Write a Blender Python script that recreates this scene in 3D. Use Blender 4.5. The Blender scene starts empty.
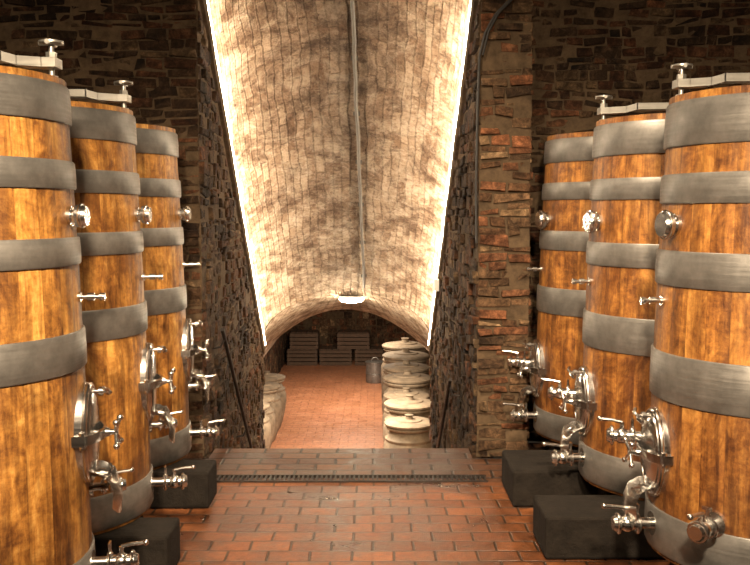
import bpy, bmesh, math, random
from mathutils import Vector, Matrix, noise
random.seed(7)
scene = bpy.context.scene
COL = scene.collection

# ------------------------------------------------------------------ helpers
def new_mat(name):
    m = bpy.data.materials.new(name); m.use_nodes = True
    nt = m.node_tree
    b = nt.nodes["Principled BSDF"]
    return m, nt, b
def N(nt, t, **kw):
    n = nt.nodes.new(t)
    for k, v in kw.items(): setattr(n, k, v)
    return n
def L(nt, a, b): nt.links.new(a, b)
def ramp(nt, fac, stops, interp='LINEAR'):
    r = nt.nodes.new("ShaderNodeValToRGB"); r.color_ramp.interpolation = interp
    el = r.color_ramp.elements
    while len(el) < len(stops): el.new(0.5)
    for e, (p, c) in zip(el, stops):
        e.position = p; e.color = (c[0], c[1], c[2], 1)
    L(nt, fac, r.inputs[0]); return r
def mixc(nt, fac, a, b, mode='MIX'):
    m = nt.nodes.new("ShaderNodeMix"); m.data_type = 'RGBA'; m.blend_type = mode
    for s, v in ((m.inputs[0], fac), (m.inputs[6], a), (m.inputs[7], b)):
        if isinstance(v, (int, float)): s.default_value = v
        elif isinstance(v, tuple): s.default_value = (v[0], v[1], v[2], 1)
        else: L(nt, v, s)
    return m.outputs[2]
def math_n(nt, op, a, b=None):
    m = nt.nodes.new("ShaderNodeMath"); m.operation = op
    for s, v in ((m.inputs[0], a), (m.inputs[1], b)):
        if v is None: continue
        if isinstance(v, (int, float)): s.default_value = v
        else: L(nt, v, s)
    return m.outputs[0]
def noise_n(nt, vec, scale, detail=6, rough=.6, dist=0):
    n = N(nt, "ShaderNodeTexNoise"); n.inputs["Scale"].default_value = scale
    n.inputs["Detail"].default_value = detail; n.inputs["Roughness"].default_value = rough
    n.inputs["Distortion"].default_value = dist
    if vec is not None: L(nt, vec, n.inputs["Vector"])
    return n
def mapping(nt, vec, scale=(1,1,1), loc=(0,0,0)):
    m = nt.nodes.new("ShaderNodeMapping"); L(nt, vec, m.inputs[0])
    m.inputs["Scale"].default_value = scale; m.inputs["Location"].default_value = loc
    return m.outputs[0]
def bump(nt, h, strength, dist, bsdf, prev=None):
    b = nt.nodes.new("ShaderNodeBump"); b.inputs["Strength"].default_value = strength
    b.inputs["Distance"].default_value = dist; L(nt, h, b.inputs["Height"])
    if prev: L(nt, prev.outputs[0], b.inputs["Normal"])
    L(nt, b.outputs[0], bsdf.inputs["Normal"]); return b

# ------------------------------------------------------------------ materials
NST = 30
def mat_wood(name, dark, mid, light):
    m, nt, b = new_mat(name)
    tc = N(nt, "ShaderNodeTexCoord"); sep = N(nt, "ShaderNodeSeparateXYZ"); L(nt, tc.outputs["Object"], sep.inputs[0])
    at = math_n(nt, 'ARCTAN2', sep.outputs[1], sep.outputs[0])
    st = math_n(nt, 'FLOOR', math_n(nt, 'MULTIPLY', at, NST / (2*math.pi)))
    oi = N(nt, "ShaderNodeObjectInfo")
    st2 = math_n(nt, 'ADD', st, math_n(nt, 'MULTIPLY', oi.outputs["Random"], 97.0))
    wn = N(nt, "ShaderNodeTexWhiteNoise", noise_dimensions='1D'); L(nt, st2, wn.inputs["W"])
    comb = N(nt, "ShaderNodeCombineXYZ")
    L(nt, math_n(nt, 'MULTIPLY', wn.outputs["Value"], 2.0), comb.inputs[2])
    L(nt, math_n(nt, 'MULTIPLY', oi.outputs["Random"], 31.0), comb.inputs[0])
    va = N(nt, "ShaderNodeVectorMath", operation='ADD'); L(nt, tc.outputs["Object"], va.inputs[0]); L(nt, comb.outputs[0], va.inputs[1])
    g1 = noise_n(nt, mapping(nt, va.outputs[0], (30, 30, 4.0)), 1.6, 8, .7, .8)
    g2 = noise_n(nt, mapping(nt, va.outputs[0], (4.5, 4.5, 4.0)), 1.6, 8, .72, 1.4)
    g3 = noise_n(nt, mapping(nt, va.outputs[0], (10, 10, 22)), 1.5, 6, .7, .9)
    f = math_n(nt, 'ADD', math_n(nt, 'MULTIPLY', g1.outputs[0], .30), math_n(nt, 'MULTIPLY', g2.outputs[0], .45))
    f = math_n(nt, 'ADD', f, math_n(nt, 'MULTIPLY', g3.outputs[0], .25))
    f = math_n(nt, 'ADD', f, math_n(nt, 'MULTIPLY', math_n(nt, 'SUBTRACT', wn.outputs["Value"], .5), .05))
    r = ramp(nt, f, [(.39, dark), (.50, mid), (.61, light)])
    s = noise_n(nt, mapping(nt, va.outputs[0], (1.9, 1.9, 1.0)), 2.0, 8, .78, .8)
    sr = ramp(nt, s.outputs[0], [(.40, (.26, .18, .13)), (.60, (1, 1, 1))])
    c = mixc(nt, .85, r.outputs[0], sr.outputs[0], 'MULTIPLY')
    s2 = noise_n(nt, mapping(nt, va.outputs[0], (13, 13, .9)), 1.6, 5, .65, .4)
    sr2 = ramp(nt, s2.outputs[0], [(.38, (.28, .22, .18)), (.54, (1, 1, 1))])
    c = mixc(nt, .6, c, sr2.outputs[0], 'MULTIPLY')
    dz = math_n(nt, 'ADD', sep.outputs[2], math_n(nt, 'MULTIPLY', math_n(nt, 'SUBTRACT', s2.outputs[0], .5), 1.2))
    dr = ramp(nt, dz, [(.0, (.45, .36, .30)), (.55, (.85, .80, .76)), (.9, (1, 1, 1))])  # shade on the lower staves, painted into the wood colour
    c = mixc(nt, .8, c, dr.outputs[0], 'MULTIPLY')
    fr = math_n(nt, 'FRACT', math_n(nt, 'MULTIPLY', at, NST / (2*math.pi)))
    jd = math_n(nt, 'MULTIPLY', math_n(nt, 'ABSOLUTE', math_n(nt, 'SUBTRACT', fr, .5)), 2.0)
    jr = ramp(nt, jd, [(.94, (1, 1, 1)), (.99, (.5, .42, .35))])
    c = mixc(nt, .5, c, jr.outputs[0], 'MULTIPLY')
    L(nt, c, b.inputs["Base Color"])
    rr = ramp(nt, g1.outputs[0], [(.3, (.46,)*3), (.7, (.62,)*3)]); L(nt, rr.outputs[0], b.inputs["Roughness"])
    b.inputs["Coat Weight"].default_value = .05; b.inputs["Coat Roughness"].default_value = .35
    bump(nt, g1.outputs[0], .3, .004, b)
    return m
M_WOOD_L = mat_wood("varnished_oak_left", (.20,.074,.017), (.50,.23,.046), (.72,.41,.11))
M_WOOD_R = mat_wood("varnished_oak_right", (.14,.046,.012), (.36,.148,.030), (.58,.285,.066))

def mat_metal(name, col, rough, spots=.3, metallic=1.0):
    m, nt, b = new_mat(name)
    tc = N(nt, "ShaderNodeTexCoord")
    n = noise_n(nt, tc.outputs["Object"], 9, 6, .65)
    n2 = noise_n(nt, mapping(nt, tc.outputs["Object"], (3, 3, 90)), 1.2, 4, .6)
    r = ramp(nt, n.outputs[0], [(.35, tuple(c*(1-spots) for c in col)), (.7, col)])
    L(nt, r.outputs[0], b.inputs["Base Color"]); b.inputs["Metallic"].default_value = metallic
    rr = ramp(nt, n2.outputs[0], [(.3, (rough*.8,)*3), (.7, (min(1, rough*1.25),)*3)]); L(nt, rr.outputs[0], b.inputs["Roughness"])
    bump(nt, n2.outputs[0], .08, .002, b)
    return m
M_HOOP = mat_metal("zinc_hoop_steel", (.30,.285,.265), .46, .4, .7)
M_CHROME = mat_metal("polished_steel", (.78,.76,.73), .22, .25)
M_BAR = mat_metal("brushed_clamp_steel", (.48,.46,.42), .38, .25, .85)
M_IRON = mat_metal("dark_iron", (.06,.05,.045), .5, .3, .8)

def mat_brickface(name, bright=1.0, grime=.85):
    m, nt, b = new_mat(name)
    tc = N(nt, "ShaderNodeTexCoord"); at = N(nt, "ShaderNodeAttribute", attribute_name="Col")
    n = noise_n(nt, tc.outputs["Object"], 17, 9, .78, .4)
    n2 = noise_n(nt, tc.outputs["Object"], 1.3, 6, .7, .6)
    n3 = noise_n(nt, tc.outputs["Object"], 6, 8, .75, 1.0)
    n4 = noise_n(nt, tc.outputs["Object"], 2.4, 5, .7, .8)
    g = ramp(nt, n4.outputs[0], [(.38, (grime,)*3), (.62, (.1,)*3)])
    c = mixc(nt, g.outputs[0], at.outputs["Color"], (.100, .058, .032))
    k = ramp(nt, n.outputs[0], [(.32, (.18*bright,)*3), (.5, (.8*bright,)*3), (.68, (2.0*bright,)*3)])
    c = mixc(nt, 1.0, c, k.outputs[0], 'MULTIPLY')
    k2 = ramp(nt, n2.outputs[0], [(.40, (.22, .19, .165)), (.6, (1.1, 1.03, .96))])
    c = mixc(nt, 1.0, c, k2.outputs[0], 'MULTIPLY')
    k3 = ramp(nt, n3.outputs[0], [(.57, (0, 0, 0)), (.69, (.5,)*3)])
    c = mixc(nt, k3.outputs[0], c, (.28*bright, .185*bright, .105*bright))
    L(nt, c, b.inputs["Base Color"]); b.inputs["Roughness"].default_value = .85
    b.inputs["Specular IOR Level"].default_value = .25
    bb = bump(nt, n.outputs[0], 1.0, .03, b)
    bump(nt, n3.outputs[0], .7, .05, b, bb)
    return m
M_BRICK = mat_brickface("old_brick_and_stone", .72)
M_BRICKP = mat_brickface("pier_brick", 1.1, .5)
def mat_mortar(name, col):
    m, nt, b = new_mat(name); tc = N(nt, "ShaderNodeTexCoord")
    n = noise_n(nt, tc.outputs["Object"], 12, 8, .7)
    r = ramp(nt, n.outputs[0], [(.3, tuple(c*.35 for c in col)), (.75, col)])
    L(nt, r.outputs[0], b.inputs["Base Color"]); b.inputs["Roughness"].default_value = .9
    b.inputs["Specular IOR Level"].default_value = .2
    bump(nt, n.outputs[0], .8, .02, b); return m
M_MORTAR = mat_mortar("dirty_mortar", (.13, .086, .050))
M_PLINTH = mat_mortar("dark_wet_concrete", (.022, .017, .013))

def mat_vault():
    m, nt, b = new_mat("whitewashed_vault_brick")
    uv = N(nt, "ShaderNodeUVMap"); uv.uv_map = "UVMap"
    tc = N(nt, "ShaderNodeTexCoord")
    nz = noise_n(nt, tc.outputs["Object"], 6, 7, .7)
    w = mixc(nt, .055, uv.outputs[0], nz.outputs["Color"], 'ADD')
    br = N(nt, "ShaderNodeTexBrick"); L(nt, w, br.inputs["Vector"])
    br.inputs["Color1"].default_value = (0, 0, 0, 1); br.inputs["Color2"].default_value = (1, 1, 1, 1)
    br.inputs["Mortar"].default_value = (.3, .3, .3, 1); br.inputs["Scale"].default_value = 1
    br.inputs["Mortar Size"].default_value = .010; br.inputs["Mortar Smooth"].default_value = .9
    br.inputs["Brick Width"].default_value = .25; br.inputs["Row Height"].default_value = .066
    c = ramp(nt, br.outputs["Color"], [(0, (.27, .175, .11)), (.5, (.43, .32, .23)), (1, (.58, .47, .36))])
    c = mixc(nt, math_n(nt, 'MULTIPLY', br.outputs["Fac"], .6), c.outputs[0], (.22, .16, .11))
    n1 = noise_n(nt, tc.outputs["Object"], 2.2, 10, .8, .4)
    n2 = noise_n(nt, tc.outputs["Object"], 20, 10, .85, .3)
    n3 = noise_n(nt, tc.outputs["Object"], 5.5, 10, .82, .5)
    w1 = ramp(nt, n3.outputs[0], [(.46, (0, 0, 0)), (.58, (.75,)*3)])
    c = mixc(nt, w1.outputs[0], c, (.64, .56, .46))
    d1 = ramp(nt, n1.outputs[0], [(.40, (.32, .24, .18)), (.54, (1, 1, 1))])
    c = mixc(nt, .8, c, d1.outputs[0], 'MULTIPLY')
    d3 = ramp(nt, n2.outputs[0], [(.38, (.36, .28, .22)), (.51, (1, 1, 1))])
    c = mixc(nt, .8, c, d3.outputs[0], 'MULTIPLY')
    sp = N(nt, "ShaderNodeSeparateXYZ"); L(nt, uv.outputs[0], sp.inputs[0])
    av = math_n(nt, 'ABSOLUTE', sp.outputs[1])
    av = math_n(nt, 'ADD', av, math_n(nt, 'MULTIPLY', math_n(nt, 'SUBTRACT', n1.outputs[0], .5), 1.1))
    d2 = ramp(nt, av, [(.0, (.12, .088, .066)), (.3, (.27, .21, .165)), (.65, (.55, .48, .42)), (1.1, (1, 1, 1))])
    # the dark crown tone fades out towards the foot of the passage
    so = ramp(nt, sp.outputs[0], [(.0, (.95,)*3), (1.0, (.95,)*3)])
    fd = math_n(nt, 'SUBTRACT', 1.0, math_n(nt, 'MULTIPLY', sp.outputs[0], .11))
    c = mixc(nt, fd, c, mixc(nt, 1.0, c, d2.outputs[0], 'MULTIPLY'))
    L(nt, c, b.inputs["Base Color"]); b.inputs["Roughness"].default_value = .85
    b.inputs["Specular IOR Level"].default_value = .2
    h = math_n(nt, 'SUBTRACT', math_n(nt, 'ADD', n2.outputs[0], n3.outputs[0]), math_n(nt, 'MULTIPLY', br.outputs["Fac"], .55))
    bump(nt, h, 1.0, .03, b)
    return m
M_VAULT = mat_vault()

def mat_tile(name, bw, rh, c1, c2, mort, dirt, r0, r1, msize=.008):
    m, nt, b = new_mat(name); tc = N(nt, "ShaderNodeTexCoord")
    nz = noise_n(nt, tc.outputs["Object"], 3, 2, .5)
    w = mixc(nt, .02, tc.outputs["Object"], nz.outputs["Color"], 'ADD')
    br = N(nt, "ShaderNodeTexBrick"); L(nt, w, br.inputs["Vector"])
    br.inputs["Color1"].default_value = (*c1, 1); br.inputs["Color2"].default_value = (*c2, 1)
    br.inputs["Mortar"].default_value = (*mort, 1); br.inputs["Scale"].default_value = 1
    br.inputs["Mortar Size"].default_value = msize; br.inputs["Mortar Smooth"].default_value = .5
    br.inputs["Brick Width"].default_value = bw; br.inputs["Row Height"].default_value = rh
    n1 = noise_n(nt, tc.outputs["Object"], 2.2, 7, .72, .5); n2 = noise_n(nt, tc.outputs["Object"], 22, 8, .75)
    d = ramp(nt, n1.outputs[0], [(.38, (1-dirt, (1-dirt)*.97, (1-dirt)*.92)), (.62, (1, 1, 1))])
    c = mixc(nt, 1, br.outputs["Color"], d.outputs[0], 'MULTIPLY')
    d = ramp(nt, n2.outputs[0], [(.3, (.5, .5, .5)), (.7, (1.2,)*3)])
    c = mixc(nt, 1, c, d.outputs[0], 'MULTIPLY')
    L(nt, c, b.inputs["Base Color"])
    rr = ramp(nt, n1.outputs[0], [(.35, (r0,)*3), (.65, (r1,)*3)]); L(nt, rr.outputs[0], b.inputs["Roughness"])
    h = math_n(nt, 'SUBTRACT', math_n(nt, 'MULTIPLY', n2.outputs[0], .5), br.outputs["Fac"])
    h = math_n(nt, 'ADD', h, math_n(nt, 'MULTIPLY', n1.outputs[0], .9))
    bump(nt, h, .7, .012, b); return m
M_TILE = mat_tile("terracotta_tiles", .21, .135, (.28, .098, .034), (.165, .056, .022), (.065, .038, .022), .68, .24, .55, .008)
M_SLAB = mat_tile("worn_landing_brick", .26, .14, (.17, .072, .032), (.09, .038, .020), (.03, .018, .012), .6, .35, .65, .012)
M_TILE2 = mat_tile("lower_floor_tiles", .3, .15, (.56, .25, .13), (.50, .21, .11), (.40, .175, .10), .15, .35, .55)

def mat_simple(name, col, rough, sc=10, var=.4, bs=.4, metallic=0):
    m, nt, b = new_mat(name); tc = N(nt, "ShaderNodeTexCoord")
    n = noise_n(nt, tc.outputs["Object"], sc, 7, .7)
    r = ramp(nt, n.outputs[0], [(.3, tuple(c*(1-var) for c in col)), (.7, col)])
    L(nt, r.outputs[0], b.inputs["Base Color"]); b.inputs["Roughness"].default_value = rough
    b.inputs["Metallic"].default_value = metallic
    bump(nt, n.outputs[0], bs, .008, b); return m
M_JAR = mat_simple("pale_terracotta", (.27, .20, .13), .8, 6, .65)
M_CRATE = mat_simple("crate_wood", (.12, .07, .04), .7, 14, .5)
M_CABLE = mat_simple("black_cable", (.03, .027, .025), .6)
M_COND = mat_simple("grey_conduit", (.06, .05, .04), .5)
M_WHITE = mat_simple("white_plastic", (.75, .72, .66), .4, 5, .1, .05)
M_CEIL = mat_mortar("ceiling_plaster", (.16, .12, .09))
def mat_emit(name, col, s):
    m, nt, b = new_mat(name)
    b.inputs["Emission Color"].default_value = (*col, 1); b.inputs["Emission Strength"].default_value = s
    n = noise_n(nt, None, 5); r = ramp(nt, n.outputs[0], [(0, (.9,)*3), (1, (.95,)*3)]); L(nt, r.outputs[0], b.inputs["Base Color"])
    return m
M_LED = mat_emit("led_strip", (1, .83, .60), 165)
M_BULB = mat_emit("bulb_glow", (1, .86, .6), 120)
M_LAMP = mat_emit("lamp_diffuser", (1, .8, .55), 3)

# ------------------------------------------------------------------ geometry helpers
def basis(d):
    d = d.normalized(); a = Vector((0, 0, 1)) if abs(d.z) < .95 else Vector((1, 0, 0))
    u = a.cross(d).normalized(); return u, d.cross(u), d
def cyl(bm, p0, p1, r0, r1=None, n=20, mi=0):
    p0 = Vector(p0); p1 = Vector(p1); r1 = r0 if r1 is None else r1
    u, v, d = basis(p1-p0)
    A = []; B = []
    for i in range(n):
        a = 2*math.pi*i/n; o = u*math.cos(a)+v*math.sin(a)
        A.append(bm.verts.new(p0+o*r0)); B.append(bm.verts.new(p1+o*r1))
    fs = [bm.faces.new((A[i], A[(i+1) % n], B[(i+1) % n], B[i])) for i in range(n)]
    fs.append(bm.faces.new(A[::-1])); fs.append(bm.faces.new(B))
    for f in fs: f.material_index = mi
def lathe(bm, prof, origin=(0,0,0), axis=(0,0,1), n=28, sx=1, sy=1, mi=0):
    o = Vector(origin); u, v, d = basis(Vector(axis)); rings = []
    for r, h in prof:
        if r < 1e-6: rings.append([bm.verts.new(o+d*h)])
        else: rings.append([bm.verts.new(o+d*h+u*(math.cos(2*math.pi*i/n)*r*sx)+v*(math.sin(2*math.pi*i/n)*r*sy)) for i in range(n)])
    for a, b in zip(rings, rings[1:]):
        for i in range(n):
            j = (i+1) % n
            if len(a) == 1 and len(b) == 1: continue
            if len(a) == 1: f = bm.faces.new((a[0], b[i], b[j]))
            elif len(b) == 1: f = bm.faces.new((a[i], b[0], a[j]))
            else: f = bm.faces.new((a[i], a[j], b[j], b[i]))
            f.material_index = mi
def box(bm, c, ax, ay, az, mi=0, jit=0):
    c = Vector(c); ax = Vector(ax)/2; ay = Vector(ay)/2; az = Vector(az)/2; vs = []
    for sx in (-1, 1):
        for sy in (-1, 1):
            for sz in (-1, 1):
                j = Vector((random.uniform(-jit, jit), random.uniform(-jit, jit), random.uniform(-jit, jit)))
                vs.append(bm.verts.new(c+ax*sx+ay*sy+az*sz+j))
    fs = []
    for q in ((0,1,3,2),(4,6,7,5),(0,4,5,1),(2,3,7,6),(0,2,6,4),(1,5,7,3)):
        f = bm.faces.new([vs[k] for k in q]); f.material_index = mi; fs.append(f)
    return fs
def abox(bm, x0, x1, y0, y1, z0, z1, mi=0, jit=0):
    return box(bm, ((x0+x1)/2, (y0+y1)/2, (z0+z1)/2), (x1-x0,0,0), (0,y1-y0,0), (0,0,z1-z0), mi, jit)
def tube(bm, pts, r, n=12, mi=0, closed=False):
    pts = [Vector(p) for p in pts]; rings = []; m = len(pts); pu = None
    for i, p in enumerate(pts):
        if closed: d = pts[(i+1) % m]-pts[i-1]
        else: d = pts[min(i+1, m-1)]-pts[max(i-1, 0)]
        d.normalize()
        if pu is None: pu, _, _ = basis(d)
        u = (pu-d*pu.dot(d)).normalized(); v = d.cross(u); pu = u
        rings.append([bm.verts.new(p+(u*math.cos(2*math.pi*k/n)+v*math.sin(2*math.pi*k/n))*r) for k in range(n)])
    for i in range(m if closed else m-1):
        a = rings[i]; b = rings[(i+1) % m]
        for k in range(n):
            f = bm.faces.new((a[k], a[(k+1) % n], b[(k+1) % n], b[k])); f.material_index = mi
    if not closed:
        f = bm.faces.new(rings[0][::-1]); f.material_index = mi; f = bm.faces.new(rings[-1]); f.material_index = mi
def ball(bm, c, r, mi=0, n=14):
    prof = [(r*math.sin(math.pi*i/8), -r*math.cos(math.pi*i/8)) for i in range(9)]; prof[0] = (0, -r); prof[-1] = (0, r)
    lathe(bm, prof, c, (0,0,1), n, mi=mi)
def finish(bm, name, mats, parent=None, smooth=True, ang=.6, loc=None, bevel=0):
    bmesh.ops.recalc_face_normals(bm, faces=bm.faces)
    if smooth:
        for f in bm.faces: f.smooth = True
        for e in bm.edges:
            if len(e.link_faces) == 2 and e.calc_face_angle(0) > ang: e.smooth = False
    me = bpy.data.meshes.new(name); bm.to_mesh(me); bm.free()
    for m in (mats if isinstance(mats, (list, tuple)) else [mats]): me.materials.append(m)
    o = bpy.data.objects.new(name, me); COL.objects.link(o)
    if loc: o.location = loc
    if parent: o.parent = parent
    if bevel:
        md = o.modifiers.new("bevel", 'BEVEL'); md.width = bevel; md.segments = 2; md.limit_method = 'ANGLE'
    return o
def empty(name, loc=(0,0,0)):
    e = bpy.data.objects.new(name, None); COL.objects.link(e); e.location = loc; e.empty_display_size = .1; return e

def disp(p, amp):
    return p + noise.noise_vector(p*2.3)*amp + noise.noise_vector(p*7.1)*amp*.5
def grid(bm, fn, nu, nv, uvfn=None, amp=0, mi=0):
    uvl = bm.loops.layers.uv.get("UVMap") or bm.loops.layers.uv.new("UVMap")
    V = [[bm.verts.new(disp(Vector(fn(i/nu, j/nv)), amp) if amp else fn(i/nu, j/nv)) for j in range(nv+1)] for i in range(nu+1)]
    for i in range(nu):
        for j in range(nv):
            f = bm.faces.new((V[i][j], V[i+1][j], V[i+1][j+1], V[i][j+1])); f.material_index = mi; f.smooth = True
            for l, (a, b) in zip(f.loops, ((i, j), (i+1, j), (i+1, j+1), (i, j+1))):
                l[uvl].uv = uvfn(a/nu, b/nv) if uvfn else (a/nu, b/nv)
PAL = [((.12,.065,.035), 5), ((.17,.105,.06), 5), ((.22,.095,.048), 5), ((.26,.105,.050), 4), ((.29,.195,.11), 3), ((.07,.045,.028), 3), ((.37,.26,.155), 1)]
PALX = [c for c, w in PAL for _ in range(w)]
def brickfield(bm, org, ud, nd, width, zlo, zhi, allow=None, hmin=.044, hmax=.080, prot=.024, seed=1, tint=1.0, mi=1):
    """courses of irregular bricks / rubble standing proud of a backing wall"""
    rnd = random.Random(seed); org = Vector(org); ud = Vector(ud); nd = Vector(nd)
    cl = bm.loops.layers.float_color.get("Col") or bm.loops.layers.float_color.new("Col")
    z = zlo
    while z < zhi:
        h = rnd.uniform(hmin, hmax); 
        if z+h > zhi: h = zhi-z
        if h < .02: break
        u = 0
        while u < width:
            w = rnd.uniform(.07, .23)
            if u+w > width-.06: w = width-u
            wav = .026*noise.noise(Vector((u*2.5+seed*9, z*2.0, 0)))
            ok = allow(u+w/2, z+h/2, w, h) if allow else True
            if ok and rnd.random() > .10:
                d = rnd.uniform(.1, 1)**1.5*prot
                hh = h*rnd.choice((1, 1, 1, .82, 1.15))
                c = org+ud*(u+w/2)+Vector((0,0,z+h/2+wav))+nd*(d/2-.02)
                tilt = rnd.uniform(-.09, .09)
                st = random.getstate(); random.seed(rnd.random())
                fs = box(bm, c, ud*(w-.016)+Vector((0,0,tilt*w)), nd*(d+.04), Vector((0,0,max(.02, hh-.013))), mi, .010)
                random.setstate(st)
                col = Vector(rnd.choice(PALX))*rnd.uniform(.75, 1.25)*tint
                for f in fs:
                    for l in f.loops: l[cl] = (*col, 1)
            u += w
        z += h

# ------------------------------------------------------------------ camera
cam_d = bpy.data.cameras.new("camera"); cam = bpy.data.objects.new("camera", cam_d); COL.objects.link(cam)
EYE = 1.72
cam.location = (0, 0, EYE); cam_d.sensor_width = 36; cam_d.lens = 36*900/750
cam.rotation_euler = (math.radians(90-4.57), 0, 0); cam_d.clip_end = 100
scene.camera = cam

# ------------------------------------------------------------------ room shell
YP = 6.2        # portal wall plane
YE = 10.35      # end of the sloping passage
SL = 3.0/3.95
def zs(y): return 3.15-(y-6.4)*SL
def xr(y): return .71-(y-6.2)*.05/4.15
def xl(y): return -1.20-(y-6.2)*.11/4.15
RISE = .60
CEIL = 4.35; XS = 2.85; YB = -3.0; LZ = -2.2

bm = bmesh.new(); grid(bm, lambda u, v: Vector((-XS+2*XS*u, YB+(5.60-YB)*v, 0)), 60, 80, amp=0)
for vv in bm.verts: vv.co.z += .004*noise.noise(vv.co*2.5)-.003
abox(bm, -XS, XS, YB, 5.60, -.15, -.02)
finish(bm, "floor", M_TILE)
bm = bmesh.new()
abox(bm, -1.16, .68, 5.74, 6.42, -.12, -.002, jit=.001); abox(bm, -XS, XS, 5.60, 6.17, -.14, -.012)
abox(bm, .68, XS, 5.74, 6.16, -.12, -.003); abox(bm, 1.12, XS, 6.14, 6.58, -.12, -.003); abox(bm, -XS, -1.16, 5.74, 6.16, -.12, -.003)
finish(bm, "floor_landing", M_SLAB, smooth=False)
bm = bmesh.new()
abox(bm, -1.1, .72, 5.60, 5.615, -.01, .008); abox(bm, -1.1, .72, 5.725, 5.74, -.01, .008)
x = -1.1
while x < .72:
    abox(bm, x, x+.012, 5.61, 5.73, -.01, .006); x += .03
finish(bm, "drain_grate", M_IRON, smooth=False)
def wallpiece(name, build, mat=None, bevel=.009):
    bm = bmesh.new(); bm.loops.layers.float_color.new("Col"); build(bm)
    return finish(bm, name, [M_MORTAR, mat or M_BRICK], smooth=False, bevel=bevel)
def b1(bm):
    grid(bm, lambda u, v: Vector((-XS+(XS-1.20)*u, YP, CEIL*v)), 24, 60, amp=.012)
    brickfield(bm, (-XS, YP, 0), (1,0,0), (0,-1,0), XS-1.20, 0, CEIL, seed=3, tint=.9)
wallpiece("wall_back_left", b1)
def b2(bm):
    grid(bm, lambda u, v: Vector((.71+(1.06-.71)*u, YP, CEIL*v)), 8, 60, amp=.012)
    grid(bm, lambda u, v: Vector((1.06, YP+.42*u, CEIL*v)), 8, 60, amp=.012)
    brickfield(bm, (.71, YP, 0), (1,0,0), (0,-1,0), .36, 0, CEIL, seed=4, prot=.034, tint=1.15)
    brickfield(bm, (1.06, YP+.0, 0), (0,1,0), (1,0,0), .42, 0, CEIL, seed=5)
wallpiece("wall_pier", b2, M_BRICKP)
def b3(bm):
    grid(bm, lambda u, v: Vector((1.06+(XS-1.06)*u, YP+.42, CEIL*v)), 24, 60, amp=.012)
    brickfield(bm, (1.06, YP+.42, 0), (1,0,0), (0,-1,0), XS-1.06, 0, CEIL, seed=6, tint=1.0)
wallpiece("wall_back_right", b3)
xc0 = (xl(YP)+xr(YP))/2; hw0 = (xr(YP)-xl(YP))/2
def archtop(u, v):
    th = math.pi*(u-.5); x = xc0+hw0*math.sin(th); z = zs(YP)+RISE*math.cos(th)
    return Vector((x, YP, z+(CEIL-z)*v))
def arch_ok(u, z, w, h):
    x = -1.20+u
    t = min(1, min(abs(x-w/2-xc0), abs(x+w/2-xc0))/hw0)
    return z-h/2 > zs(YP)+RISE*math.sqrt(1-t*t)
def b4(bm):
    grid(bm, archtop, 30, 6, amp=0)
    brickfield(bm, (-1.20, YP, 0), (1,0,0), (0,-1,0), 1.91, zs(YP), CEIL, allow=arch_ok, seed=8)
wallpiece("wall_back_arch", b4)
for nm, x, sg in (("wall_left", -XS, 1), ("wall_right", XS, -1)):
    def b5(bm):
        grid(bm, lambda u, v: Vector((x, YB+(6.62-YB)*u, CEIL*v)), 60, 30, amp=.012)
        brickfield(bm, (x, YB, 0), (0,1,0), (sg,0,0), 6.62-YB, 0, CEIL, seed=11+sg, hmin=.06, hmax=.11)
    wallpiece(nm, b5, bevel=0)
def b6(bm):
    grid(bm, lambda u, v: Vector((-XS+2*XS*u, YB, CEIL*v)), 30, 30, amp=.012)
    brickfield(bm, (-XS, YB, 0), (1,0,0), (0,1,0), 2*XS, 0, CEIL, seed=15, hmin=.06, hmax=.11)
wallpiece("wall_front", b6, bevel=0)
bm = bmesh.new(); abox(bm, -XS-.1, XS+.1, YB-.1, 6.75, CEIL, CEIL+.15); finish(bm, "ceiling", M_CEIL, smooth=False)

for nm, xf, sg, sd, tint in (("wall_stair_left", xl, 1, 21, .85), ("wall_stair_right", xr, -1, 22, .85)):
    bm = bmesh.new(); cl = bm.loops.layers.float_color.new("Col")
    grid(bm, lambda u, v: Vector((xf(YP+(YE-YP)*u), YP+(YE-YP)*u, LZ+(zs(YP+(YE-YP)*u)+.0-LZ)*v)), 70, 70, amp=.006)
    p0 = Vector((xf(YP), YP, 0)); p1 = Vector((xf(YE), YE, 0)); ud = (p1-p0).normalized(); ln = (p1-p0).length
    def ok(u, z, w, h): return z+h/2 < zs(YP+u+w/2)-.03
    brickfield(bm, p0, ud, (sg, 0, 0), ln, LZ, 3.4, allow=ok, seed=sd, tint=tint, prot=.035, hmin=.05, hmax=.10)
    finish(bm, nm, [M_MORTAR, M_BRICK], smooth=False, bevel=.009)
    bm = bmesh.new()
    m = 40
    prev = None
    for i in range(m+1):
        y = YP+.02+(YE-YP-.02)*i/m; x = xf(y)
        ring = []
        for dx, dz in ((-.03, -.10), (.030, -.09), (.042, -.012), (-.03, -.012)):
            p = Vector((x+sg*dx, y, zs(y)+dz)); q = noise.noise_vector(p*5)*.004
            ring.append(bm.verts.new(p+Vector((q.x, 0, q.z*.5))))
        if prev:
            for k in range(4): bm.faces.new((prev[k], prev[(k+1) % 4], ring[(k+1) % 4], ring[k]))
        else: bm.faces.new(ring)
        prev = ring
    bm.faces.new(prev[::-1])
    finish(bm, "trim_1" if sg > 0 else "trim_2", M_MORTAR, smooth=False)
    bm = bmesh.new()
    tube(bm, [(xf(y)+sg*.030, y, zs(y)+.010) for y in [YP+.05+(YE-YP-.07)*k/6 for k in range(7)]], .016, 8)
    finish(bm, "led_light_strip", M_LED)

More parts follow.
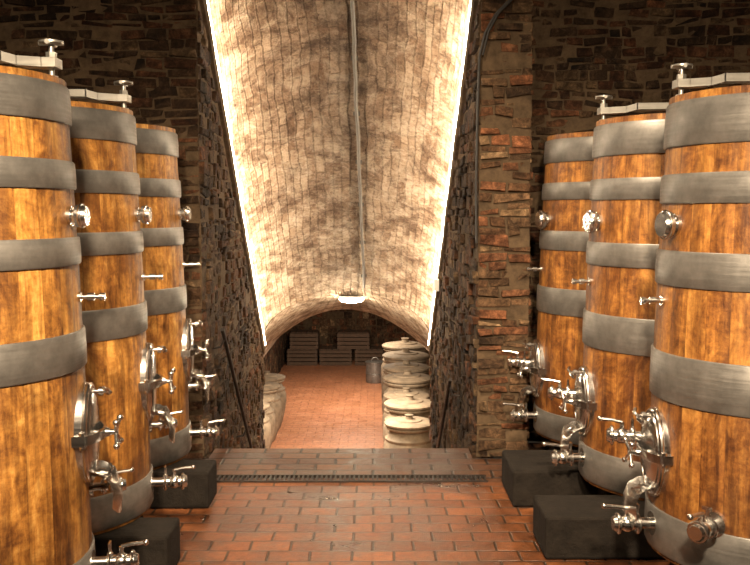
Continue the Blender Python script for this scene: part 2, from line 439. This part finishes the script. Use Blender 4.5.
# descending vault
bm = bmesh.new()
def vault(u, v):
    y = YP-.0+(YE-YP)*u; th = math.pi*(v-.5)
    xc = (xl(y)+xr(y))/2; hw = (xr(y)-xl(y))/2+.02
    c = abs(math.cos(th))**.9
    p = Vector((xc+hw*math.sin(th), y, zs(y)+RISE*c-.01))
    return p + (disp(p, .024)-p)*min(1, c*1.6)
grid(bm, vault, 150, 70, uvfn=lambda u, v: ((YE-YP)*1.26*u, (v-.5)*2.5))
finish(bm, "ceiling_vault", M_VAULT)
XC2 = -.385; HW2 = 1.95; YL = 12.0; YF = 23.5
def prof2(t):
    dx = HW2*t; return XC2+dx, .40-.46*dx*dx
def flare(u, v):
    th = math.pi*(v-.5); y = YE
    a = Vector(((xl(y)+xr(y))/2+(xr(y)-xl(y))/2*math.sin(th), y, zs(y)+RISE*abs(math.cos(th))**.9))
    x, z = prof2(math.sin(th)); b = Vector((x, YL, z)); p = a.lerp(b, u)
    return p
bm = bmesh.new(); grid(bm, flare, 14, 60, uvfn=lambda u, v: (5+1.7*u, (v-.5)*3), amp=.01)
grid(bm, lambda u, v: Vector((prof2(2*v-1)[0], YL+(YF-YL)*u, prof2(2*v-1)[1])), 40, 40, uvfn=lambda u, v: (6+u, (v-.5)*4.5), amp=.01)
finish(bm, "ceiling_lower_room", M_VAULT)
zsp = prof2(1)[1]
def b7(bm):
    for sg, xf in ((-1, xl), (1, xr)):
        grid(bm, lambda u, v: Vector((xf(YE)+(XC2+sg*HW2-xf(YE))*u, YE+(YL-YE)*u, LZ+((zs(YE)+(zsp-zs(YE))*u)-LZ)*v)), 12, 12)
        grid(bm, lambda u, v: Vector((XC2+sg*HW2, YL+(YF-YL)*u, LZ+(zsp-LZ)*v)), 30, 8)
        brickfield(bm, (XC2+sg*HW2, YL, 0), (0,1,0), (-sg,0,0), YF-YL, LZ, zsp, seed=31+sg, hmin=.08, hmax=.16)
wallpiece("wall_lower_room_sides", b7, bevel=0)
def b8(bm):
    grid(bm, lambda u, v: Vector((XC2-HW2+2*HW2*u, YF, LZ+2.7*v)), 20, 20)
    brickfield(bm, (XC2-HW2, YF, 0), (1,0,0), (0,-1,0), 2*HW2, LZ, .4, seed=35, hmin=.14, hmax=.26, tint=1.5)
wallpiece("wall_lower_room_far", b8, bevel=0)
bm = bmesh.new(); abox(bm, XC2-HW2-.1, XC2+HW2+.1, 9.2, YF+.1, LZ-.15, LZ)
finish(bm, "floor_lower_room", M_TILE2, smooth=False)
bm = bmesh.new(); ns = 12
for i in range(ns):
    z = -(i+1)*(-LZ)/ns; y = 6.43+i*.245
    abox(bm, -1.14, .62, y, y+.26, z-.25, z, jit=.004)
finish(bm, "stone_staircase", M_SLAB, smooth=False, bevel=.008)

# ------------------------------------------------------------------ barrels
ZB = .22; ZT = 2.21; RB = .505; RT = .452
def rad(z): 
    t = (z-ZB)/(ZT-ZB); return RB+(RT-RB)*t+.012*math.sin(math.pi*t)
HL = [(2.045, 2.185), (1.80, 1.905), (1.515, 1.62), (1.12, 1.265), (.235, .40)]
HR1 = [(1.99, 2.18), (1.75, 1.875), (1.40, 1.55), (.905, 1.11), (.235, .42)]
HR2 = [(2.01, 2.18), (1.777, 1.89), (1.425, 1.55), (.975, 1.165), (.235, .42)]
HR3 = [(2.03, 2.18), (1.79, 1.90), (1.465, 1.59), (1.05, 1.22), (.235, .40)]
def make_body(name, mats):
    bm = bmesh.new(); k = 6; n = NST*k
    def ringpts(z, inset=0, groove=True):
        R = []
        for i in range(n):
            a = 2*math.pi*i/n; r = rad(z)-inset-(.0025 if groove and i % k == 0 else 0)
            R.append(bm.verts.new((r*math.cos(a), r*math.sin(a), z-ZB)))
        return R
    zz = [ZB+(ZT-ZB)*i/16 for i in range(17)]
    rings = [ringpts(z) for z in zz]
    rings.append(ringpts(ZT, .045)); rings.append(ringpts(ZT-.07, .05, False))
    for a, b in zip(rings, rings[1:]):
        for i in range(n): bm.faces.new((a[i], a[(i+1) % n], b[(i+1) % n], b[i]))
    bm.faces.new(rings[-1]); bm.faces.new(rings[0][::-1])
    for i in range(-3, 4):
        x = i*.115; hl = math.sqrt(max(0, .395**2-(abs(x)+.05)**2))
        if hl > .05: abox(bm, x-.055, x+.055, -hl, hl, ZT-.072-ZB, ZT-.055-ZB)
    return finish(bm, name, mats, ang=.5)
def make_hoops(name, hs):
    bm = bmesh.new(); n = 96
    for (z0, z1) in hs:
        def R(z, o): return rad(z)+o
        prof = [(R(z0, -.004), z0-ZB), (R(z0, .006), z0-ZB), (R(z0+.006, .010), z0+.006-ZB), (R((z0+z1)/2, .0115), (z0+z1)/2-ZB), (R(z1-.006, .010), z1-.006-ZB), (R(z1, .006), z1-ZB), (R(z1, -.004), z1-ZB)]
        lathe(bm, prof, n=n)
        a0 = math.radians(30); zm = (z0+z1)/2
        for da in (-.05, .05):
            for dz in (-.28, .28):
                a = a0+da; z = zm+dz*(z1-z0); r = rad(z)+.010
                d = Vector((math.cos(a), math.sin(a), 0)); cyl(bm, d*r+Vector((0,0,z-ZB)), d*(r+.006)+Vector((0,0,z-ZB)), .008, .006, 10)
    return finish(bm, name, M_HOOP, ang=.8)
def P(phi, z, out, s):
    d = Vector((math.cos(phi)*s, -math.sin(phi), 0)); return d*(rad(z)+out)+Vector((0,0,z-ZB))
def D(phi, s): return Vector((math.cos(phi)*s, -math.sin(phi), 0))
def valve(bm, phi, z, s, ln=.2, k=1.0, lever=1):
    d = D(phi, s); t = Vector((0,0,1)).cross(d)
    p = P(phi, z, 0, s)
    cyl(bm, p-d*.02, p+d*.012, .048*k, n=28)
    cyl(bm, p, p+d*ln*.4, .022*k)
    q = p+d*ln*.4
    cyl(bm, q-d*.010, q+d*.010, .036*k, n=28)
    tube(bm, [q+(t*math.cos(a)+Vector((0,0,1))*math.sin(a))*.037*k for a in [i*math.pi/10 for i in range(20)]], .007*k, 8, closed=True)
    w = q+Vector((0,0,.055*k)); cyl(bm, q+Vector((0,0,.035*k)), q+Vector((0,0,.07*k)), .006*k); box(bm, w+Vector((0,0,.017*k)), t*.04*k, d*.008, (0,0,.014*k))
    b0 = q+d*.012
    cyl(bm, b0, b0+d*ln*.35, .026*k, .026*k, 24); ball(bm, b0+d*ln*.17, .034*k)
    st = b0+d*ln*.17
    cyl(bm, st, st+Vector((0,0,.06*k)), .009*k)
    if lever:
        tube(bm, [st+Vector((0,0,.06*k)), st+Vector((0,0,.068*k))+d*.04*k, st+Vector((0,0,.072*k))+d*.09*k], .008*k, 10)
        ball(bm, st+Vector((0,0,.072*k))+d*.095*k, .012*k)
    e = b0+d*ln*.35
    cyl(bm, e, e+d*.016, .036*k, n=28); cyl(bm, e+d*.016, e+d*.03, .032*k, .026*k, 28)
    tube(bm, [e+d*.008+(t*math.cos(a)+Vector((0,0,1))*math.sin(a))*.036*k for a in [i*math.pi/10 for i in range(20)]], .007*k, 8, closed=True)
def make_fittings(name, s, phi, zdoor, k, idx):
    bm = bmesh.new(); Z = Vector((0,0,1))
    z = 1.70 if s > 0 else 1.66
    pf = phi+(.12 if s > 0 else .15); kf = k*(1.0 if s > 0 else 1.25)
    d = D(pf, s); p = P(pf, z, 0, s); t = Z.cross(d)
    cyl(bm, p-d*.02, p+d*.012, .036*kf, n=28); cyl(bm, p, p+d*.04, .026*kf, n=24)
    cyl(bm, p+d*.030, p+d*.046, .042*kf, n=28); cyl(bm, p+d*.050, p+d*.068, .042*kf, .036*kf, 28)
    tube(bm, [p+d*.048+(t*math.cos(a)+Z*math.sin(a))*.041*kf for a in [i*math.pi/12 for i in range(24)]], .007*k, 8, closed=True)
    d = D(phi, s); t = Z.cross(d)
    z = 1.39 if s > 0 else 1.33
    p = P(phi, z, 0, s); cyl(bm, p-d*.01, p+d*.01, .020*k); cyl(bm, p, p+d*.08, .009*k)
    cyl(bm, p+d*.035, p+d*.06, .015*k); cyl(bm, p+d*.08, p+d*.10, .015*k)
    cyl(bm, p+d*.09+t*.025, p+d*.09-t*.025, .005*k)
    c = P(phi, zdoor, .0, s); a, b = .115, .18
    def oval(o, ka=1, kb=1, n=36): return [c+d*o+t*(a*ka*math.cos(q))+Z*(b*kb*math.sin(q)) for q in [2*math.pi*i/n for i in range(n)]]
    def ovalsolid(rings):
        R = [[bm.verts.new(v) for v in oval(o, ka, kb)] for o, ka, kb in rings]
        for A, B in zip(R, R[1:]):
            for i in range(36): bm.faces.new((A[i], A[(i+1) % 36], B[(i+1) % 36], B[i]))
        bm.faces.new(R[0][::-1]); bm.faces.new(R[-1])
    ovalsolid([(-.06, 1.12, 1.1), (.008, 1.12, 1.1), (.014, 1.06, 1.05), (.016, .98, .98)])
    tube(bm, oval(.018, 1.04, 1.03), .012, 10, closed=True)
    ovalsolid([(.014, .95, .96), (.026, .93, .94), (.034, .8, .82), (.040, .5, .55), (.042, .2, .2)])
    tube(bm, oval(.028, .92, .93), .007, 8, closed=True)
    yk = []
    for i in range(9):
        q = -1+2*i/8; yk.append(c+t*q*.135+d*(.028+.045*(1-q*q)))
    for A, B in zip(yk, yk[1:]): box(bm, (A+B)/2, (B-A)*1.08, Z*.036, d*.012)
    for sg in (-1, 1):
        cyl(bm, c+t*sg*.135+d*.015+Z*.032, c+t*sg*.135+d*.015-Z*.032, .012); box(bm, c+t*sg*.13+d*.0, t*.035, Z*.04, d*.05)
    cyl(bm, c+d*.04, c+d*.125, .011); cyl(bm, c+d*.07, c+d*.092, .021, .016)
    for i in range(4):
        q = math.pi/4+i*math.pi/2; e = c+d*.125+(t*math.cos(q)+Z*math.sin(q))*.065; cyl(bm, c+d*.115, e, .007, n=12); ball(bm, e, .013)
    for sg in (-1, 1):
        q = c+Z*sg*b*.9+d*.015; cyl(bm, q, q+d*.07, .008); cyl(bm, q+d*.04, q+d*.056, .018)
        tube(bm, [q+d*.066+Z*sg*.02-t*.05, q+d*.078+Z*sg*.01-t*.025, q+d*.07, q+d*.078-Z*sg*.01+t*.025, q+d*.066-Z*sg*.02+t*.05], .008, 10)
    rr = []
    for o, dz in ((.0, -.17), (.05, -.175), (.095, -.20), (.115, -.25), (.11, -.32)):
        rr.append([bm.verts.new(c+d*(o+.02*math.cos(q*math.pi/2))*1.0+t*q*.085+Z*(dz+.04*q*q)) for q in (-1, -.6, -.2, .2, .6, 1)])
    for A, B in zip(rr, rr[1:]):
        for i in range(5): bm.faces.new((A[i], A[i+1], B[i+1], B[i]))
    valve(bm, phi, .34, s, .19, k)
    if s < 0:
        valve(bm, phi-.22, .68 if idx else .70, s, .20, .95*k)
        if idx == 0: valve(bm, phi+.72, .45, s, .16, 1.0*k)
    else:
        valve(bm, phi-.15, .62, s, .13, .8*k)
    return finish(bm, name, M_CHROME, ang=.6)
def make_clamp(name, s):
    bm = bmesh.new(); Z = Vector((0,0,1)); top = ZT-ZB
    lathe(bm, [(.30, top-.055), (.31, top-.02), (.29, top-.005), (.2, top+.01), (0, top+.02)], n=40)
    pts = [(-.43, .045), (-.40, .062), (-.30, .072), (0, .078), (.25, .075), (.31, .058), (.40, .052), (.45, .052)]
    for (xa, za), (xb, zb) in zip(pts, pts[1:]):
        A = Vector((xa*s, 0, top+za)); B = Vector((xb*s, 0, top+zb)); box(bm, (A+B)/2, (B-A)*1.04, (0,.08,0), Z*.034)
    for x in (-.40, .425):
        cyl(bm, (x*s, 0, top-.01), (x*s, 0, top+.125), .010); cyl(bm, (x*s, 0, top+.07), (x*s, 0, top+.092), .02, n=6)
        cyl(bm, (x*s, -.045, top+.125), (x*s, .045, top+.125), .009); cyl(bm, (x*s-.045, 0, top+.125), (x*s+.045, 0, top+.125), .009)
        lathe(bm, [(0, .0), (.03, 0), (.045, .005), (.045, .012), (.03, .016), (0, .016)], (x*s, 0, top+.12))
        cyl(bm, (x*s, 0, top-.012), (x*s, 0, top+.006), .022, n=20)
    cyl(bm, (0,0,top+.01), (0,0,top+.07), .02); cyl(bm, (0,0,top+.01), (0,0,top+.03), .06)
    return finish(bm, name, M_BAR)
LEFT = [(-1.62, 3.38), (-1.645, 4.43), (-1.66, 5.46)]
RIGHT = [(1.74, 3.92), (1.675, 4.98), (1.60, 6.03)]
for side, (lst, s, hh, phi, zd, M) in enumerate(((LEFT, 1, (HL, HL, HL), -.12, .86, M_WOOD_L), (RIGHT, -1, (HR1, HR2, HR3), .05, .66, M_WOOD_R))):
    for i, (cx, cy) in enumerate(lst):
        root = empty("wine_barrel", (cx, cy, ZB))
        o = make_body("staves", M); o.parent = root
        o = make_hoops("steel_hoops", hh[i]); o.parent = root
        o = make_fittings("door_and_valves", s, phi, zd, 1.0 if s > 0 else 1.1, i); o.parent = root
        if i < 2:
            o = make_clamp("lid_clamp", s); o.parent = root
        bm = bmesh.new()
        if side == 0:
            xi, ya, yb_, yc, yd = -.96, cy-.38, cy-.10, cy+.10, cy+.30
        else:
            xi, ya, yb_, yc, yd = (.80 if i == 2 else .84), cy-(.92 if i == 2 else .66), cy-(.45 if i == 2 else .30), cy-.10, cy+.07
        x0, x1 = sorted((cx-s*.5, xi)); abox(bm, x0, x1, ya, yb_, .001, ZB-.003)
        x0, x1 = sorted((cx-s*.5, cx+s*.40)); abox(bm, x0, x1, yc, yd, .001, ZB-.003)
        finish(bm, "barrel_plinth", M_PLINTH, smooth=False, bevel=.014)

# ------------------------------------------------------------------ hand rails, cables, lamp
for nm, xf, sg, y0, y1 in (("stair_handrail", xl, 1, 6.55, 9.4), ("stair_handrail", xr, -1, 7.2, 9.4)):
    bm = bmesh.new(); f = lambda y: .95-(y-6.42)*SL
    pts = [(xf(y)+sg*.09, y, f(y)) for y in [y0+(y1-y0)*i/10 for i in range(11)]]
    tube(bm, pts, .015, 12)
    for y in (y0+.1, (y0+y1)/2, y1-.1):
        tube(bm, [(xf(y)-sg*.0, y, f(y)-.08), (xf(y)+sg*.06, y, f(y)-.07), (xf(y)+sg*.09, y, f(y)-.01)], .009, 8)
    finish(bm, nm, M_IRON)
bm = bmesh.new(); pts = []
for i in range(24):
    y = YP+.02+(YE-YP-.22)*i/23; off = .06+.14*i/23
    xc = (xl(y)+xr(y))/2; hw = (xr(y)-xl(y))/2
    pts.append(Vector((xc+off+.012*noise.noise(Vector((y*3, 0, 0))), y, zs(y)+RISE*(1-(off/hw)**2)**.5-.035)))
tube(bm, pts, .016, 10)
for p in pts[1::3]: box(bm, p+Vector((0,0,.012)), (.06,0,0), (0,.02,-.015), (0,0,.02))
finish(bm, "electrical_conduit", M_COND)
bm = bmesh.new()
path = [(1.02, 6.12, 3.6), (.95, 6.12, 3.3), (.90, 6.12, 3.12), (.80, 6.12, 3.02), (.735, 6.12, 2.9), (.70, 6.13, 2.75), (.69, 6.13, 2.4), (.685, 6.13, 1.9), (.69, 6.13, 1.5)]
tube(bm, path, .009, 8); tube(bm, [(p[0]+.022, p[1]+.0, p[2]+.01) for p in path[:6]], .008, 8)
finish(bm, "electrical_cable", M_CABLE)
bm = bmesh.new(); y = 9.0; abox(bm, xr(y)-.085, xr(y)-.035, y-.05, y+.05, zs(y)-.26, zs(y)-.14); cyl(bm, (xr(y)-.06, y, zs(y)-.14), (xr(y)-.06, y, zs(y)-.11), .01)
finish(bm, "junction_box", M_WHITE, smooth=False, bevel=.006)
lx, ly, lz = -.27, YE+.02, zs(YE)+RISE-.04
root = empty("bulkhead_lamp", (lx, ly, lz))
bm = bmesh.new(); lathe(bm, [(.085, .025), (.085, .012), (.08, .008), (0, .008)], (0,0,0), (0,0,1), 24, sx=1, sy=1.7); finish(bm, "base", M_WHITE, root)
bm = bmesh.new(); lathe(bm, [(.08, .008), (.085, -.015), (.07, -.04), (.035, -.052), (0, -.055)], (0,0,0), (0,0,1), 24, sx=1, sy=1.7); finish(bm, "glass", M_BULB, root)

# ------------------------------------------------------------------ lower room contents
def jar(cx, cy, sc, lid=True):
    root = empty("terracotta_jar", (cx, cy, LZ))
    bm = bmesh.new()
    pr = [(0,0),(.22,0),(.26,.04),(.31,.2),(.36,.42),(.385,.6),(.38,.74),(.35,.80),(.36,.82),(.36,.84),(.33,.86),(.29,.93),(.28,.96),(.33,.975),(.345,1.0),(.33,1.025),(.27,1.03),(.26,.98),(0,.97)]
    lathe(bm, [(r*sc, z*sc) for r, z in pr], n=36); finish(bm, "body", M_JAR, root)
    bm = bmesh.new()
    pr = [(0,1.031),(.33,1.031),(.365,1.04),(.37,1.065),(.35,1.08),(.20,1.095),(.19,1.11),(.12,1.115),(.06,1.12),(.05,1.16),(.065,1.18),(0,1.19)]
    lathe(bm, [(r*sc, z*sc) for r, z in pr], n=36); finish(bm, "lid", M_JAR, root)
y = 12.3
for i in range(7):
    sc = (.93, 1.03, .98, 1.10, 1.12, 1.18, 1.22)[i]
    jar(.11+.39*sc, y, sc); y += .79*sc+.02
for i in range(5):
    y = 12.6+i*.82; jar(-1.93, y, (.88, .92, .86, .9, .9)[i])
def crate(x, y, z, w, d, h):
    bm = bmesh.new()
    for zz in [h*(k+.5)/4 for k in range(4)]:
        for yy in (-d/2, d/2): abox(bm, -w/2, w/2, yy-.01, yy+.01, zz-h*.1, zz+h*.1)
        for xx in (-w/2, w/2): abox(bm, xx-.01, xx+.01, -d/2, d/2, zz-h*.1, zz+h*.1)
    for xx in (-w/2+.03, w/2-.03):
        for yy in (-d/2+.03, d/2-.03): abox(bm, xx-.02, xx+.02, yy-.02, yy+.02, 0, h)
    abox(bm, -w/2, w/2, -d/2, d/2, 0, .02)
    for k in range(5): abox(bm, -w/2+w*k/5+.01, -w/2+w*(k+1)/5-.01, -d/2, d/2, h, h+.02)
    finish(bm, "wooden_crate", M_CRATE, smooth=False, loc=(x, y, z))
for x, z, w in ((-1.85, 0, .75), (-1.0, 0, .8), (-.15, 0, .7), (-1.8, .42, .7), (-.55, .42, .8)):
    crate(x, 22.9, LZ+z, w, .6, .40)
root = empty("steel_drum", (.0, 20.4, LZ)); bm = bmesh.new()
lathe(bm, [(0,0),(.2,0),(.21,.02),(.21,.2),(.22,.21),(.21,.22),(.21,.45),(.225,.46),(.225,.48),(.2,.485),(0,.49)], n=32)
tube(bm, [(.08*math.cos(a), 0, .49+.08*math.sin(a)) for a in [math.pi*i/8 for i in range(9)]], .012, 8)
finish(bm, "shell", M_HOOP, root)

# ------------------------------------------------------------------ lights
def area(name, loc, target, size, power, col=(1,.78,.5), sy=None, spread=180):
    l = bpy.data.lights.new(name, 'AREA'); l.energy = power; l.color = col; l.size = size
    if sy: l.shape = 'RECTANGLE'; l.size_y = sy
    l.spread = math.radians(spread)
    o = bpy.data.objects.new(name, l); COL.objects.link(o); o.location = loc
    d = Vector(target)-Vector(loc); o.rotation_euler = d.to_track_quat('-Z', 'Y').to_euler(); return o
def lamp_fixture(x, y, z):
    root = empty("ceiling_lamp", (x, y, z)); bm = bmesh.new()
    lathe(bm, [(.0, .12), (.05, .12), (.08, .1), (.20, .02), (.20, 0), (.19, 0), (.07, .08), (0, .08)], n=28); cyl(bm, (0,0,.12), (0,0,CEIL-z), .008)
    finish(bm, "shade", M_IRON, root); bm = bmesh.new(); ball(bm, (0,0,.05), .05); finish(bm, "bulb", M_LAMP, root)
lamp_fixture(-.45, .3, 3.5); lamp_fixture(.45, .3, 3.5); lamp_fixture(0, 3.8, 3.75)
LC = (1, .78, .53)
area("lamp_light_1", (-.5, .3, 3.4), (-1.4, 4.0, .9), .3, 92, LC, spread=75)
area("lamp_light_2", (.5, .3, 3.4), (1.5, 4.4, .9), .3, 90, LC, spread=75)
area("lamp_light_3", (0, 3.8, 3.7), (0.45, 5.6, .6), .3, 55, LC, spread=95)
area("lower_room_light", (-.4, 12.6, .1), (-.5, 12.9, -2.2), 1.0, 260, (1, .85, .66), 2.0)
area("lower_room_light_2", (-.4, 18.0, .1), (-.5, 18.5, -2.2), 1.0, 170, (1, .83, .63), 3.0)
p = bpy.data.lights.new("bulkhead_light", 'POINT'); p.energy = 25; p.color = (1, .85, .6); p.shadow_soft_size = .08
o = bpy.data.objects.new("bulkhead_light", p); COL.objects.link(o); o.location = (lx, ly-.02, lz-.15)

w = bpy.data.worlds.new("world"); scene.world = w; w.use_nodes = True
bg = w.node_tree.nodes["Background"]; bg.inputs[0].default_value = (1, .75, .5, 1); bg.inputs[1].default_value = .02
scene.view_settings.view_transform = 'Standard'
